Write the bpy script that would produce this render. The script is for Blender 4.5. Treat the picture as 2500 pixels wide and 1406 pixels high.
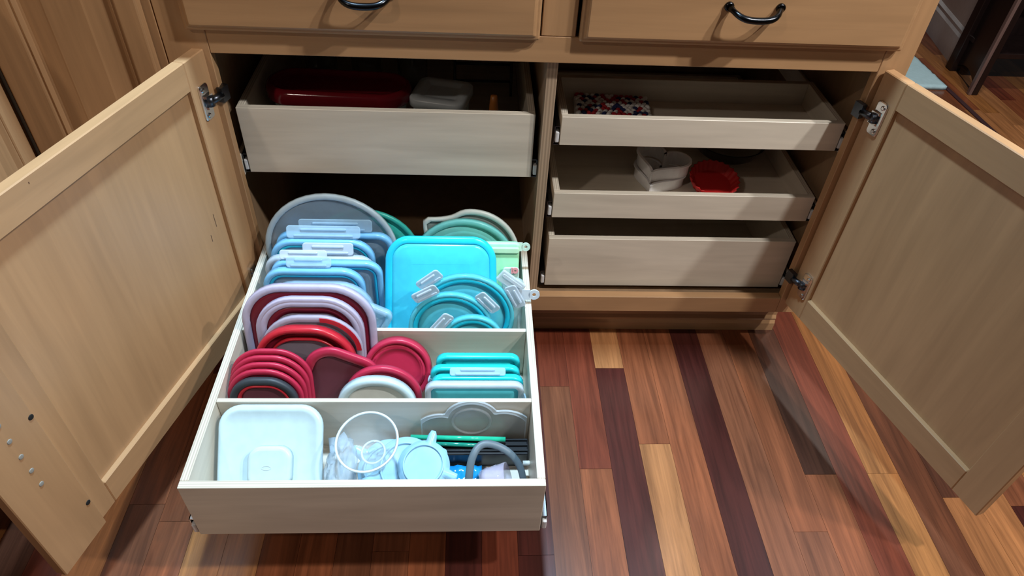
import bpy, bmesh, math, random
from math import sin, cos, pi, radians, sqrt
from mathutils import Vector, Matrix, noise
random.seed(7)
for o in list(bpy.data.objects): bpy.data.objects.remove(o, do_unlink=True)
SC = bpy.context.scene
COL = SC.collection

# ------------------------------------------------------------------ camera
cd = bpy.data.cameras.new('camera'); cam = bpy.data.objects.new('camera', cd); COL.objects.link(cam)
cd.sensor_width = 36.0; cd.lens = 1694.64 / 2500 * 36.0; cd.clip_start = 0.01
r_ = Vector((0.99823874, -0.03664315, 0.04665511)); u_ = Vector((-0.00951862, 0.67731708, 0.73562964))
f_ = Vector((0.05855609, 0.7347781, -0.67577535))
cam.matrix_world = Matrix(((r_.x, u_.x, -f_.x, 0.42348514), (r_.y, u_.y, -f_.y, -1.09653626),
                           (r_.z, u_.z, -f_.z, 1.19238687), (0, 0, 0, 1)))
SC.camera = cam
# ------------------------------------------------------------------ light
W = bpy.data.worlds.new('world'); SC.world = W; W.use_nodes = True
bg = W.node_tree.nodes['Background']; bg.inputs[0].default_value = (0.95, 0.93, 0.95, 1); bg.inputs[1].default_value = 0.022
def lamp(name, loc, power, size, col, spot=None):
    d = bpy.data.lights.new(name, 'AREA'); d.shape = 'DISK'; d.size = size; d.energy = power; d.color = col
    o = bpy.data.objects.new(name, d); COL.objects.link(o); o.location = loc
    return o
lamp('ceiling_downlight', (1.62, -0.86, 2.42), 34, 0.09, (1.0, 0.97, 0.93))
lamp('ceiling_downlight', (2.13, -0.92, 2.42), 32, 0.09, (1.0, 0.97, 0.93))
lamp('ceiling_downlight', (-0.9, -1.7, 2.42), 12, 0.12, (1.0, 0.84, 0.70))
sd_ = bpy.data.lights.new('ceiling_downlight', 'SPOT'); sd_.energy = 330; sd_.color = (0.56, 0.80, 1.0); sd_.spot_size = radians(66); sd_.spot_blend = 1.0; sd_.shadow_soft_size = 0.08
so_ = bpy.data.objects.new('ceiling_downlight', sd_); COL.objects.link(so_); so_.location = (0.40, -0.075, 2.42); so_.rotation_euler = (radians(-4), 0, 0)
lamp('ceiling_downlight', (2.0, 1.0, 2.42), 13, 0.13, (1.0, 0.9, 0.8))
vs = SC.view_settings
vs.view_transform = 'Standard'; vs.look = 'None'; vs.gamma = 1.0; vs.use_curve_mapping = False; vs.exposure = 0.0

# ------------------------------------------------------------------ materials
def nt(name):
    m = bpy.data.materials.new(name); m.use_nodes = True
    return m, m.node_tree, m.node_tree.nodes['Principled BSDF']
def C3(c): return (c[0], c[1], c[2], 1)
def s2l(*c): return tuple(((v / 255) / 12.92 if v < 10 else ((v / 255 + .055) / 1.055) ** 2.4) for v in c)
def mixc(t, fac, a, b, blend='MIX'):
    n = t.nodes.new('ShaderNodeMix'); n.data_type = 'RGBA'; n.blend_type = blend
    if hasattr(fac, 'node'): t.links.new(fac, n.inputs[0])
    else: n.inputs[0].default_value = fac
    for i, v in ((6, a), (7, b)):
        if hasattr(v, 'node'): t.links.new(v, n.inputs[i])
        else: n.inputs[i].default_value = C3(v)
    return n.outputs[2]
def ramp(t, src, pts):
    n = t.nodes.new('ShaderNodeValToRGB'); e = n.color_ramp.elements
    while len(e) > len(pts): e.remove(e[-1])
    while len(e) < len(pts): e.new(0.5)
    for el, (p, c) in zip(e, pts): el.position = p; el.color = C3(c) if not isinstance(c, (int, float)) else (c, c, c, 1)
    t.links.new(src, n.inputs[0]); return n.outputs[0]
def grain_noise(t, axis, fine, long_, detail=5, dist=0.6, off=0.0):
    tc = t.nodes.new('ShaderNodeTexCoord'); oi = t.nodes.new('ShaderNodeObjectInfo')
    mul = t.nodes.new('ShaderNodeMath'); mul.operation = 'MULTIPLY'; mul.inputs[1].default_value = 37.0
    t.links.new(oi.outputs['Random'], mul.inputs[0])
    add = t.nodes.new('ShaderNodeVectorMath'); add.operation = 'ADD'
    t.links.new(tc.outputs['Object'], add.inputs[0]); t.links.new(mul.outputs[0], add.inputs[1])
    mp = t.nodes.new('ShaderNodeMapping'); s = [fine] * 3; s['XYZ'.index(axis)] = long_
    mp.inputs['Scale'].default_value = s; mp.inputs['Location'].default_value = (off, off, off)
    t.links.new(add.outputs[0], mp.inputs[0])
    n = t.nodes.new('ShaderNodeTexNoise'); n.inputs['Scale'].default_value = 1.0
    n.inputs['Detail'].default_value = detail; n.inputs['Roughness'].default_value = 0.6; n.inputs['Distortion'].default_value = dist
    t.links.new(mp.outputs[0], n.inputs[0]); return n.outputs[0]
def wood(name, base, axis, var=0.22, rough=0.42, fine=55, long_=3.5, coat=0.0):
    m, t, b = nt(name)
    g = grain_noise(t, axis, fine, long_); c1 = tuple(v * (1 - var) for v in base); c2 = tuple(min(1, v * (1 + var * .8)) for v in base)
    a = ramp(t, g, [(0.3, c1), (0.7, c2)])
    g2 = grain_noise(t, axis, 9, 1.2, 3, 1.2, 5.0)
    k = ramp(t, g2, [(0.3, (.84, .81, .78)), (0.7, (1.08, 1.06, 1.04))])
    t.links.new(mixc(t, 1.0, a, k, 'MULTIPLY'), b.inputs['Base Color'])
    b.inputs['Roughness'].default_value = rough; b.inputs['Coat Weight'].default_value = coat; b.inputs['Coat Roughness'].default_value = .2
    bp = t.nodes.new('ShaderNodeBump'); bp.inputs['Strength'].default_value = 0.06; bp.inputs['Distance'].default_value = 0.002
    t.links.new(g, bp.inputs['Height']); t.links.new(bp.outputs[0], b.inputs['Normal'])
    return m
def ply(name, base, axis, thick, rough=0.4):
    """birch plywood: plain veneer on the two faces, visible plies on the edges (generated coordinate across the thickness)"""
    m = wood(name, base, axis, 0.08, rough, 45, 3.0); t = m.node_tree; b = t.nodes['Principled BSDF']
    src = b.inputs['Base Color'].links[0].from_socket
    tc = t.nodes.new('ShaderNodeTexCoord'); sp = t.nodes.new('ShaderNodeSeparateXYZ'); t.links.new(tc.outputs['Generated'], sp.inputs[0])
    d = tuple(v * .55 for v in (1, .95, .9)); l = (1, 1, 1); h = (1.1, 1.1, 1.1)
    st = ramp(t, sp.outputs['XYZ'.index(thick)], [(0, l), (.1, l), (.14, d), (.26, d), (.3, h), (.42, h), (.46, d), (.58, d), (.62, h), (.74, h), (.78, d), (.88, d), (.92, l), (1, l)])
    t.links.new(mixc(t, 0.55, src, mixc(t, 1.0, src, st, 'MULTIPLY')), b.inputs['Base Color'])
    return m
def plastic(name, c, alpha=1.0, rough=0.32, trans=0.0, sss=0.0):
    m, t, b = nt(name)
    b.inputs['Base Color'].default_value = C3(c); b.inputs['Roughness'].default_value = rough
    b.inputs['Alpha'].default_value = alpha; b.inputs['IOR'].default_value = 1.46
    if trans: b.inputs['Transmission Weight'].default_value = trans
    if sss: b.inputs['Subsurface Weight'].default_value = sss; b.inputs['Subsurface Radius'].default_value = (.004, .004, .004)
    n = t.nodes.new('ShaderNodeTexNoise'); n.inputs['Scale'].default_value = 60; n.inputs['Detail'].default_value = 3
    tc = t.nodes.new('ShaderNodeTexCoord'); t.links.new(tc.outputs['Object'], n.inputs[0])
    k = ramp(t, n.outputs[0], [(0.3, tuple(v * .95 for v in c)), (0.7, tuple(min(1, v * 1.04) for v in c))])
    t.links.new(k, b.inputs['Base Color'])
    return m
def metal(name, c, rough=0.25):
    m, t, b = nt(name); b.inputs['Metallic'].default_value = 1.0; b.inputs['Base Color'].default_value = C3(c); b.inputs['Roughness'].default_value = rough
    n = t.nodes.new('ShaderNodeTexNoise'); n.inputs['Scale'].default_value = 120
    t.links.new(ramp(t, n.outputs[0], [(0.2, rough * .8), (0.8, rough * 1.2)]), b.inputs['Roughness']); return m
def glass(name, c=(1, 1, 1), rough=0.0):
    m, t, b = nt(name); b.inputs['Base Color'].default_value = C3(c); b.inputs['Roughness'].default_value = rough
    b.inputs['Transmission Weight'].default_value = 1.0; b.inputs['IOR'].default_value = 1.47
    return m
MAPLE = (0.49, 0.293, 0.150); BIRCH = (0.71, 0.665, 0.575)
mp_x = wood('maple_grain_across', MAPLE, 'X', .08, .40, 60, 3.0)
mp_z = wood('maple_grain_upright', MAPLE, 'Z', .08, .40, 60, 3.0)
mp_y = wood('maple_grain_deep', MAPLE, 'Y', .14, .40, 60, 3.0)
bi_x = ply('birch_ply_front', BIRCH, 'X', 'Y'); bi_y = ply('birch_ply_side', BIRCH, 'Y', 'X')
bi_b = wood('birch_bottom', BIRCH, 'X', .08, .45, 45, 3.0)
ply_div = ply('birch_ply_upright', (.50, .38, .27), 'Z', 'X', .5)
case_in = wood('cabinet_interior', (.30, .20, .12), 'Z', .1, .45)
steel_d = metal('dark_steel', (.10, .11, .13), .35); chrome = metal('bright_nickel', (.75, .76, .78), .16)
bronze = metal('dark_bronze', (.035, .037, .042), .25)
nylon = plastic('white_nylon', (.75, .78, .82), 1, .4)
blackp = plastic('black_plastic', (.012, .013, .016), 1, .3)
slot = plastic('dark_slot', (.01, .01, .01), 1, .8)

# ------------------------------------------------------------------ mesh helpers
def tag(o, label=None, cat=None, group=None, kind=None):
    if label: o['label'] = label
    if cat: o['category'] = cat
    if group: o['group'] = group
    if kind: o['kind'] = kind
    return o
def empty(name, loc=(0, 0, 0), rz=0.0, M=None):
    o = bpy.data.objects.new(name, None); COL.objects.link(o); o.empty_display_size = .05
    if M is not None: o.matrix_world = M
    else: o.location = loc; o.rotation_euler = (0, 0, rz)
    return o
class MB:
    def __init__(s): s.v = []; s.f = []; s.sm = []
    def add(s, vs, fs, smooth=False, M=None):
        n = len(s.v)
        s.v += [tuple(M @ Vector(p)) if M is not None else tuple(p) for p in vs]
        s.f += [tuple(i + n for i in f) for f in fs]; s.sm += [smooth] * len(fs); return s
    def box(s, x0, x1, y0, y1, z0, z1, M=None):
        return s.add([(x0, y0, z0), (x1, y0, z0), (x1, y1, z0), (x0, y1, z0), (x0, y0, z1), (x1, y0, z1), (x1, y1, z1), (x0, y1, z1)],
                     [(0, 3, 2, 1), (4, 5, 6, 7), (0, 1, 5, 4), (1, 2, 6, 5), (2, 3, 7, 6), (3, 0, 4, 7)], False, M)
    def loft(s, rings, closed=True, cap0=True, cap1=True, smooth=True, loop=False, M=None):
        n = len(rings[0]); vs = [p for r in rings for p in r]; fs = []
        m = len(rings)
        for i in range(m if loop else m - 1):
            a = i * n; b = ((i + 1) % m) * n
            for j in range(n if closed else n - 1):
                k = (j + 1) % n; fs.append((a + j, a + k, b + k, b + j))
        s.add(vs, fs, smooth, M)
        if not loop:
            if cap0: s.add(rings[0], [tuple(reversed(range(n)))], False, M)
            if cap1: s.add(rings[-1], [tuple(range(n))], False, M)
        return s
    def tube(s, pts, r, n=8, M=None, smooth=True, flat=1.0):
        pts = [Vector(p) for p in pts]; rings = []
        up = Vector((0, 0, 1))
        for i, p in enumerate(pts):
            d = (pts[min(i + 1, len(pts) - 1)] - pts[max(i - 1, 0)]).normalized()
            if abs(d.dot(up)) > .95: up = Vector((1, 0, 0)) if abs(d.x) < .9 else Vector((0, 1, 0))
            a = d.cross(up).normalized(); b = a.cross(d).normalized(); up = b
            rr = r[i] if isinstance(r, (list, tuple)) else r
            rings.append([tuple(p + a * (rr * cos(2 * pi * j / n)) + b * (rr * flat * sin(2 * pi * j / n))) for j in range(n)])
        return s.loft(rings, smooth=smooth, M=M)
    def lathe(s, prof, n=32, M=None, loop=False):
        rings = [[(r * cos(2 * pi * j / n), r * sin(2 * pi * j / n), z) for j in range(n)] for r, z in prof]
        return s.loft(rings, M=M, loop=loop)
    def build(s, name, mat, parent=None, loc=None, bevel=0.0, seg=1):
        me = bpy.data.meshes.new(name); me.from_pydata(s.v, [], s.f)
        for p, k in zip(me.polygons, s.sm): p.use_smooth = k
        bm = bmesh.new(); bm.from_mesh(me)
        bmesh.ops.remove_doubles(bm, verts=bm.verts, dist=1e-6)
        bmesh.ops.recalc_face_normals(bm, faces=bm.faces)
        if bevel:
            bmesh.ops.bevel(bm, geom=[e for e in bm.edges if len(e.link_faces) == 2 and e.calc_face_angle(0) > .5], offset=bevel, segments=seg, affect='EDGES', profile=.5, clamp_overlap=True)
        bm.to_mesh(me); bm.free()
        me.materials.append(mat); o = bpy.data.objects.new(name, me); COL.objects.link(o)
        if parent is not None: o.parent = parent
        if loc is not None: o.location = loc
        return o
def wbox(name, x0, x1, y0, y1, z0, z1, mat, parent=None, bevel=.0012, kind=None, seg=1):
    cx, cy, cz = (x0 + x1) / 2, (y0 + y1) / 2, (z0 + z1) / 2
    o = MB().box(x0 - cx, x1 - cx, y0 - cy, y1 - cy, z0 - cz, z1 - cz).build(name, mat, parent, (cx, cy, cz), bevel, seg)
    if kind: o['kind'] = kind
    return o
def rr(w, h, r, n=7):
    r = max(1e-4, min(r, w / 2 - 1e-5, h / 2 - 1e-5)); pts = []
    for cx, cy, a0 in ((w / 2 - r, h / 2 - r, 0), (-w / 2 + r, h / 2 - r, 90), (-w / 2 + r, -h / 2 + r, 180), (w / 2 - r, -h / 2 + r, 270)):
        for i in range(n + 1):
            a = radians(a0 + 90 * i / n); pts.append((cx + r * cos(a), cy + r * sin(a)))
    return pts
def bulge(pts, w, h, k):
    """swell straight sides outwards a little, as moulded lids do"""
    if not k: return pts
    return [(x * (1 + k * (1 - (2 * y / h) ** 2)), y * (1 + k * (1 - (2 * x / w) ** 2))) for x, y in pts]
class Lid:
    """a moulded lid in its own plane: x across, y up the lid, z out of its front"""
    def __init__(s, w, h, r, n=7, k=0.0): s.w, s.h, s.r, s.n, s.k = w, h, r, n, k
    def o(s, inset, z):
        w, h = s.w - 2 * inset, s.h - 2 * inset
        return [(x, y, z) for x, y in bulge(rr(w, h, max(s.r - inset, .002), s.n), w, h, s.k)]
    def ring(s, prof): return MB().loft([s.o(i, z) for i, z in prof], loop=True)
    def plate(s, prof): return MB().loft([s.o(i, z) for i, z in prof])
def lidM(x, y, z, tilt, h, yaw=0, roll=0):
    """matrix for a lid whose lower edge middle rests at (x,y,z), leaning back by tilt degrees"""
    z += .0022 + .008 * sin(radians(tilt))
    return (Matrix.Translation((x, y, z)) @ Matrix.Rotation(radians(yaw), 4, 'Z') @ Matrix.Rotation(radians(90 - tilt), 4, 'X')
            @ Matrix.Translation((0, h / 2, 0)) @ Matrix.Rotation(radians(roll), 4, 'Z'))

# ------------------------------------------------------------------ floor
def plank_mat():
    m, t, b = nt('hardwood_plank')
    oi = t.nodes.new('ShaderNodeObjectInfo')
    g = grain_noise(t, 'Y', 130, 5.0, 8, 1.0); k = ramp(t, g, [(0.25, (.66, .62, .60)), (0.5, (.97, .96, .95)), (0.78, (1.25, 1.22, 1.2))])
    g2 = grain_noise(t, 'Y', 26, 1.6, 4, 1.8, 3.0); k2 = ramp(t, g2, [(0.3, (.62, .58, .56)), (0.72, (1.28, 1.25, 1.22))])
    c = mixc(t, 1.0, mixc(t, 1.0, oi.outputs['Color'], k, 'MULTIPLY'), k2, 'MULTIPLY')
    t.links.new(c, b.inputs['Base Color']); b.inputs['Roughness'].default_value = .30
    b.inputs['Coat Weight'].default_value = .22; b.inputs['Coat Roughness'].default_value = .16
    bp = t.nodes.new('ShaderNodeBump'); bp.inputs['Strength'].default_value = .05; bp.inputs['Distance'].default_value = .001
    t.links.new(g, bp.inputs['Height']); t.links.new(bp.outputs[0], b.inputs['Normal']); return m
PL = plank_mat()
TAN = (.50, .25, .10); ORA = (.30, .108, .046); MAR = (.085, .021, .016); RED = (.20, .052, .026); DBR = (.11, .045, .025); GOL = (.42, .20, .065); MED = (.25, .10, .048); BRN = (.19, .075, .036)
PALETTE = [TAN, ORA, ORA, MAR, RED, DBR, GOL, MED, MED, BRN, RED]
floor = MB().box(-3.0, 4.2, -3.6, 3.2, -.03, -.0025).build('floor', wood('floor_underlay', (.12, .05, .03), 'Y'))
tag(floor, 'glossy mixed red and tan hardwood strip floor', None, None, 'structure')
PW = .065; X00 = .642
plank_meshes = {}
def plank(x0, y0, y1, c):
    L = round(y1 - y0, 3)
    if L not in plank_meshes:
        me = bpy.data.meshes.new('floor_plank'); b = MB().box(-PW / 2 + .00025, PW / 2 - .00025, -L / 2 + .0003, L / 2 - .0003, -.006, 0)
        me.from_pydata(b.v, [], b.f); me.materials.append(PL); plank_meshes[L] = me
    o = bpy.data.objects.new('floor_plank', plank_meshes[L]); COL.objects.link(o); o.parent = floor
    o.location = (x0 + PW / 2, (y0 + y1) / 2, 0); j = random.uniform(.88, 1.12); j *= .69; o.color = (c[0] * j * 1.04, c[1] * j * .93, c[2] * j * .92, 1)
EXPL = {-1: [(-.12, .5, RED), (-.75, -.12, MED)], 0: [(-.33, .42, RED), (-.9, -.33, ORA)], 1: [(-.067, .5, TAN), (-1.0, -.067, MAR)],
        2: [(-.272, .4, ORA), (-1.0, -.272, TAN)], 3: [(-.95, .5, ORA)], 4: [(-.9, .5, MAR)], 5: [(-.85, .55, MED)],
        6: [(-.469, .5, ORA), (-1.0, -.469, MED)], 7: [(-.346, .45, DBR), (-.95, -.346, ORA)], 8: [(-.85, .5, RED)],
        9: [(-.345, .5, GOL), (-.9, -.345, GOL)], 10: [(-.62, .4, BRN), (-1.1, -.62, ORA)], 11: [(-.40, .5, DBR), (-1.0, -.40, TAN)], 12: [(-.6, .3, TAN), (-1.2, -.6, BRN)],
        13: [(-.42, .4, MED), (-1.0, -.42, MAR)], 14: [(-.35, .5, GOL), (-1.0, -.35, TAN)]}
for k in range(-22, 20):
    x0 = X00 + k * PW
    if k in EXPL: segs = EXPL[k]
    else:
        segs = []; y = -1.15 + random.uniform(0, .3)
        while y < .35: L = random.choice([.35, .45, .55, .7]); segs.append((y, y + L, random.choice(PALETTE))); y += L
    for a, b, c in segs: plank(x0, a, b, c)
BGC = [TAN, GOL, RED, ORA, GOL, MED]
for k in range(17, 34):
    x0 = X00 + k * PW; y = .55 + random.uniform(0, .2)
    while y < 2.3:
        L = random.choice([.45, .6, .8]); plank(x0, y, y + L, random.choice(BGC) if k > 23 else random.choice([RED, MED, ORA])); y += L

# ------------------------------------------------------------------ room shell
wallm = plastic('wall_paint', (.62, .60, .58), 1, .7)
wall_back = MB().box(-3.0, 1.166, .66, .74, 0, 2.5).build('wall_back', wallm); tag(wall_back, 'painted kitchen wall behind the cabinets', None, None, 'structure')
rightw = MB()
rightw.add([(2.435, 1.62, 0), (2.62, 2.6, 0), (2.70, 2.6, 0), (2.52, 1.62, 0), (2.435, 1.62, 1.2), (2.62, 2.6, 1.2), (2.70, 2.6, 1.2), (2.52, 1.62, 1.2)],
           [(0, 1, 2, 3), (4, 7, 6, 5), (0, 4, 5, 1), (1, 5, 6, 2), (2, 6, 7, 3), (3, 7, 4, 0)])
wr = rightw.build('wall_right', plastic('pale_wall', (.50, .42, .40), 1, .5)); tag(wr, 'pale painted wall beyond the right end of the cabinet', None, None, 'structure')
d = Vector((.185, .98, 0)).normalized(); nrm = Vector((-d.y, d.x, 0))
bbp = [(0, 0), (.016, 0), (.016, .10), (.010, .112), (.012, .125), (.004, .135), (0, .135)]
p0 = Vector((2.435, 1.61, 0)); p1 = p0 + d * .99
bb = MB().loft([[tuple(p + nrm * a + Vector((0, 0, z))) for a, z in bbp] for p in (p0, p1)], smooth=False).build('baseboard_right', plastic('white_trim', (.58, .57, .60), 1, .35))
tag(bb, 'white moulded baseboard along the far wall', None, None, 'structure')
th = MB().box(2.279, 2.297, 1.0, 2.5, 0, .004).build('trim_1', wood('dark_strip', (.06, .03, .035), 'Y')); tag(th, 'dark narrow wood strip inlaid in the floor beside the mat', None, None, 'structure')

# pale blue mat
mat_m = MB(); NX, NY = 14, 20
def mz(x, y): return .016 + .004 * noise.noise((x * 18, y * 18, 0)) + (.006 if y < .03 else 0) * 0
top = [[(-.16 + .158 * i / NX + 2.118, 1.372 + .34 * j / NY, mz(i / NX, j / NY)) for i in range(NX + 1)] for j in range(NY + 1)]
vs_ = [p for r in top for p in r]; nb = len(vs_); vs_ += [(x, y, .001) for x, y, z in vs_]
fs_ = []
for j in range(NY):
    for i in range(NX):
        a = j * (NX + 1) + i; q = (a, a + 1, a + NX + 2, a + NX + 1); fs_.append(q); fs_.append(tuple(nb + v for v in reversed(q)))
bd = [i for i in range(NX + 1)] + [(j + 1) * (NX + 1) - 1 for j in range(1, NY + 1)] + [NY * (NX + 1) + i for i in range(NX - 1, -1, -1)] + [j * (NX + 1) for j in range(NY - 1, 0, -1)]
for a, b in zip(bd, bd[1:] + bd[:1]): fs_.append((a, nb + a, nb + b, b))
o = mat_m.add([(x + .16, y, z) for x, y, z in vs_], fs_, True).build('floor_mat', plastic('pale_blue_fabric', (.45, .66, .74), 1, .9))
tag(o, 'pale blue fabric mat lying on the floor beyond the right cabinet door', 'mat')

# dark furniture on the right: legs, arched side, front and shelf
dk = wood('black_brown_wood', (.016, .009, .009), 'Z', .3, .3, 60, 4)
dk_lit = wood('lit_wood_leg', (.20, .13, .12), 'Z', .2, .35, 60, 4)  # paler version of the dark wood, light painted in for one leg face
fu = empty('dark_sideboard', (2.37, 1.34, 0)); tag(fu, 'black-brown wooden sideboard with tall legs and arched side, standing by the far wall', 'sideboard')
def fpart(n, x0, x1, y0, y1, z0, z1, m=dk): return wbox(n, x0, x1, y0, y1, z0, z1, m, fu, .002)
fpart('leg', -.008, .016, -.006, .03, 0, .95); fpart('lit_leg_edge', -.0215, -.0082, -.006, .012, 0, .95, dk_lit); fpart('leg', .42, .455, -.006, .03, 0, .95)  # the paler strip paints the light falling on the near leg's side
fpart('leg', .014, .055, .205, .245, 0, .95); fpart('leg', .42, .455, .215, .245, 0, .95)
sp_ = [(.03, .95), (.03, .012)] + [(.03 + .185 * i / 12, .012 + .040 * sin(pi * i / 12) ** .6) for i in range(1, 12)] + [(.215, .012), (.215, .95)]
MB().loft([[(.0 + dx + (y - .03) * .18, y, z) for y, z in sp_] for dx in (.004, .02)], smooth=False).build('side_panel', dk, fu)
fpart('front_panel', .016, .42, .004, .02, .42, .93); fpart('shelf', .03, .44, .04, .222, .13, .15); fpart('shelf', .03, .44, .022, .222, .40, .42)
fpart('top', -.03, .48, -.02, .26, .95, .98); fpart('back_panel', .03, .44, .225, .235, .12, .94)

# ------------------------------------------------------------------ base cabinet
XL, XR = -.07, 1.164; ZT, ZB, ZR = .6918, .1605, .1166
cab = empty('base_cabinet', (0, 0, 0)); tag(cab, 'wide maple base cabinet with both doors open, two drawers above and pull-out trays inside', 'cabinet')
def cpart(n, *a, m=mp_x, bevel=.0012): return wbox(n, *a, m, cab, bevel)
cpart('stile', XL, .0, 0, .019, ZR, .90, m=mp_z); cpart('stile', 1.112, XR, 0, .019, ZR, .90, m=mp_z)
cpart('stile', .532, .588, 0.0, .019, ZT + .045, .90, m=mp_z)
cpart('rail', .0003, 1.1117, 0, .019, ZT, ZT + .0445); cpart('rail', .0003, 1.1117, 0, .019, ZR, ZB); cpart('rail', .0003, 1.1117, 0, .019, .865, .90)
for xs in (XL + .001, XR - .017):
    sd = [(.0192, .1166), (.072, .1166), (.072, 0), (.61, 0), (.61, .90), (.0192, .90)]
    MB().loft([[(x, y, z) for y, z in sd] for x in (xs, xs + .016)], smooth=False).build('side_panel', mp_z, cab)
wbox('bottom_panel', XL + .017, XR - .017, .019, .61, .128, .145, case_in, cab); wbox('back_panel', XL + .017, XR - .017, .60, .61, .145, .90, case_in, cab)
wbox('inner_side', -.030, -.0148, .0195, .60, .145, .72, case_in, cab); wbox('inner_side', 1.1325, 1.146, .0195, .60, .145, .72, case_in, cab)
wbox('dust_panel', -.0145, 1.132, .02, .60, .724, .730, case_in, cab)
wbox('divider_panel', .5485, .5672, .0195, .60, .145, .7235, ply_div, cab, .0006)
# toe kick with stepped base moulding
cpart('toe_kick', XL + .017, XR - .018, .072, .088, 0, .127)
mo = [(0, 0), (-.014, 0), (-.014, .022), (-.010, .030), (-.011, .036), (-.006, .044), (-.006, .075), (-.002, .085), (0, .085)]
MB().loft([[(x, .0718 + a, z) for a, z in mo] for x in (XL + .017, XR - .006)], smooth=False).build('base_moulding', mp_x, cab)
# top drawer fronts with stepped bevelled edge
def front(x0, x1, z0, z1):
    w, h = x1 - x0, z1 - z0; L = Lid(w, h, .003, 2)
    prof = [(0, .0), (0, .009), (.003, .012), (.006, .0125), (.0095, .0175), (.012, .019)]
    M = Matrix.Rotation(pi / 2, 4, 'X')
    b = MB().loft([[tuple(M @ Vector(p)) for p in L.o(i, z)] for i, z in prof], smooth=False)
    o = b.build('drawer_front', mp_x, cab, ((x0 + x1) / 2, 0.0, (z0 + z1) / 2)); return o
def pull(parent, x, z):
    """arched bow pull, two feet on the drawer face"""
    hw = .041; pts = []; rad = []
    for i in range(21):
        t = i / 20 * 2 - 1; a = abs(t)
        y = -.019 - .028 * (1 - a ** 5) ; zz = .006 * a ** 3 - .005 * (1 - a * a); pts.append((hw * t, y, zz)); rad.append(.0042 + .0014 * (1 - a * a) + (.0022 if a > .93 else 0))
    b = MB().tube(pts, rad, 10)
    for s in (-1, 1): b.lathe([(.0075, 0), (.0075, .003), (.0055, .005)], 14, Matrix.Translation((hw * s, -.019, .006)) @ Matrix.Rotation(pi / 2, 4, 'X'))
    o = b.build('pull_handle', bronze, parent); o.location = (x - parent.location.x, 0, z - parent.location.z); tag(o, 'dark bronze arched pull handle')
f1 = front(-.026, .529, .7335, .868); pull(f1, .2585, .797)
f2 = front(.593, 1.1305, .7335, .868); pull(f2, .8605, .795)

def hinge_body(door, x, z, s, toward):
    # s: sign of the inner-face normal along local y
    h = MB(); M0 = Matrix.Translation((x, 0, z))
    L = Lid(.024, .062, .006, 4)
    P = lambda p: (x + p[0], s * (.0004 + p[2]), z + p[1])
    h.loft([[P(p) for p in L.o(i, zz)] for i, zz in ((0, 0), (0, .0022), (.0015, .0032))], smooth=False)
    for dz in (-.022, .022):
        h.loft([[(x + .004 + .0042 * cos(2 * pi * j / 12) * k, s * zz, z + dz + .0042 * sin(2 * pi * j / 12) * k) for j in range(12)] for k, zz in ((1, .003), (1, .0048), (.6, .0056))], smooth=False)
    for dz in (-.0095, .0095): h.loft([[(x - .006 + a, s * b_, z + dz + c) for a, b_, c in ((-.006, .003, -.0025), (.012, .003, -.0025), (.012, .003, .0025), (-.006, .003, .0025))], [(x - .006 + a, s * b_, z + dz + c) for a, b_, c in ((-.006, .008, -.0018), (.010, .007, -.0018), (.010, .007, .0018), (-.006, .008, .0018))]], smooth=False)
    o = h.build('hinge', chrome, door); tag(o, 'bright nickel concealed cabinet hinge')
    k = MB(); k.tube([(x - .004, s * .006, z - .008), (x - .004, s * .006, z + .008)], .0068, 12)
    k.tube([(x - .006, s * .006, z), (x - .018, s * .010, z), (x - .030, s * .012, z)], [.007, .0065, .006], 10)
    k.box(x - .046, x - .027, s * .006 if s > 0 else s * .016, s * .016 if s > 0 else s * .006, z - .013, z + .013)
    kb = k.build('hinge_arm', steel_d, door)
def door(root, x, y, ang, w, z0, z1, s, rail_t, rail_b, st_h, st_f):
    """panel door in its own frame: x from the hinge edge, inner face at y=0, body on the side away from s"""
    d = empty('door', (x, y, 0), radians(ang)); d.parent = root
    T = .019; yo = lambda a, b: (min(-s * a, -s * b), max(-s * a, -s * b))
    ya, yb = yo(0, T)
    wbox('stile', 0, st_h, ya, yb, z0, z1, mp_z, d, .0016); wbox('stile', w - st_f, w, ya, yb, z0, z1, mp_z, d, .0016)
    wbox('rail', st_h + .0002, w - st_f - .0002, ya, yb, z1 - rail_t, z1, mp_x, d, .0016); wbox('rail', st_h + .0002, w - st_f - .0002, ya, yb, z0, z0 + rail_b, mp_x, d, .0016)
    ya, yb = yo(.0085, .0145)
    wbox('door_panel', st_h + .0003, w - st_f - .0003, ya, yb, z0 + rail_b + .0003, z1 - rail_t - .0003, mp_z, d, 0)
    return d
dr = door(cab, 1.1202, -.0055, -73.12, .5425, .1519, .6988, -1, .0492, .0555, .052, .0535)
hinge_body(dr, .0275, .622, -1, 1); hinge_body(dr, .033, .231, -1, 1)
dl = door(cab, -.0099, .0010, 254.27, .575, .1519, .6988, 1, .048, .0535, .056, .0725)
hinge_body(dl, .029, .620, 1, 1); hinge_body(dl, .029, .231, 1, 1)
# centre stile carried by the left door, with a row of drilled holes and screws
ms = wbox('centre_stile', .543, .6315, .0005, .0195, .167, .686, mp_z, dl, .0014)
def dimple(x, z, r, m, n, depth=.0008):
    b = MB().loft([[(r * k * cos(2 * pi * j / 14), zz, r * k * sin(2 * pi * j / 14)) for j in range(14)] for k, zz in ((1, 0), (.9, depth), (.5, depth * 1.3))], smooth=False)
    b.build(n, m, ms, (x - .58725, .00955, z - .4265))
holem = plastic('pale_plug', (.30, .29, .26), 1, .6)
for z in (.4681, .437, .4038, .3721, .3406): dimple(.5848, z, .0038, holem, 'plug')
for x, z in ((.5475, .4392), (.5495, .2348)): dimple(x, z, .0042, slot, 'screw')

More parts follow.
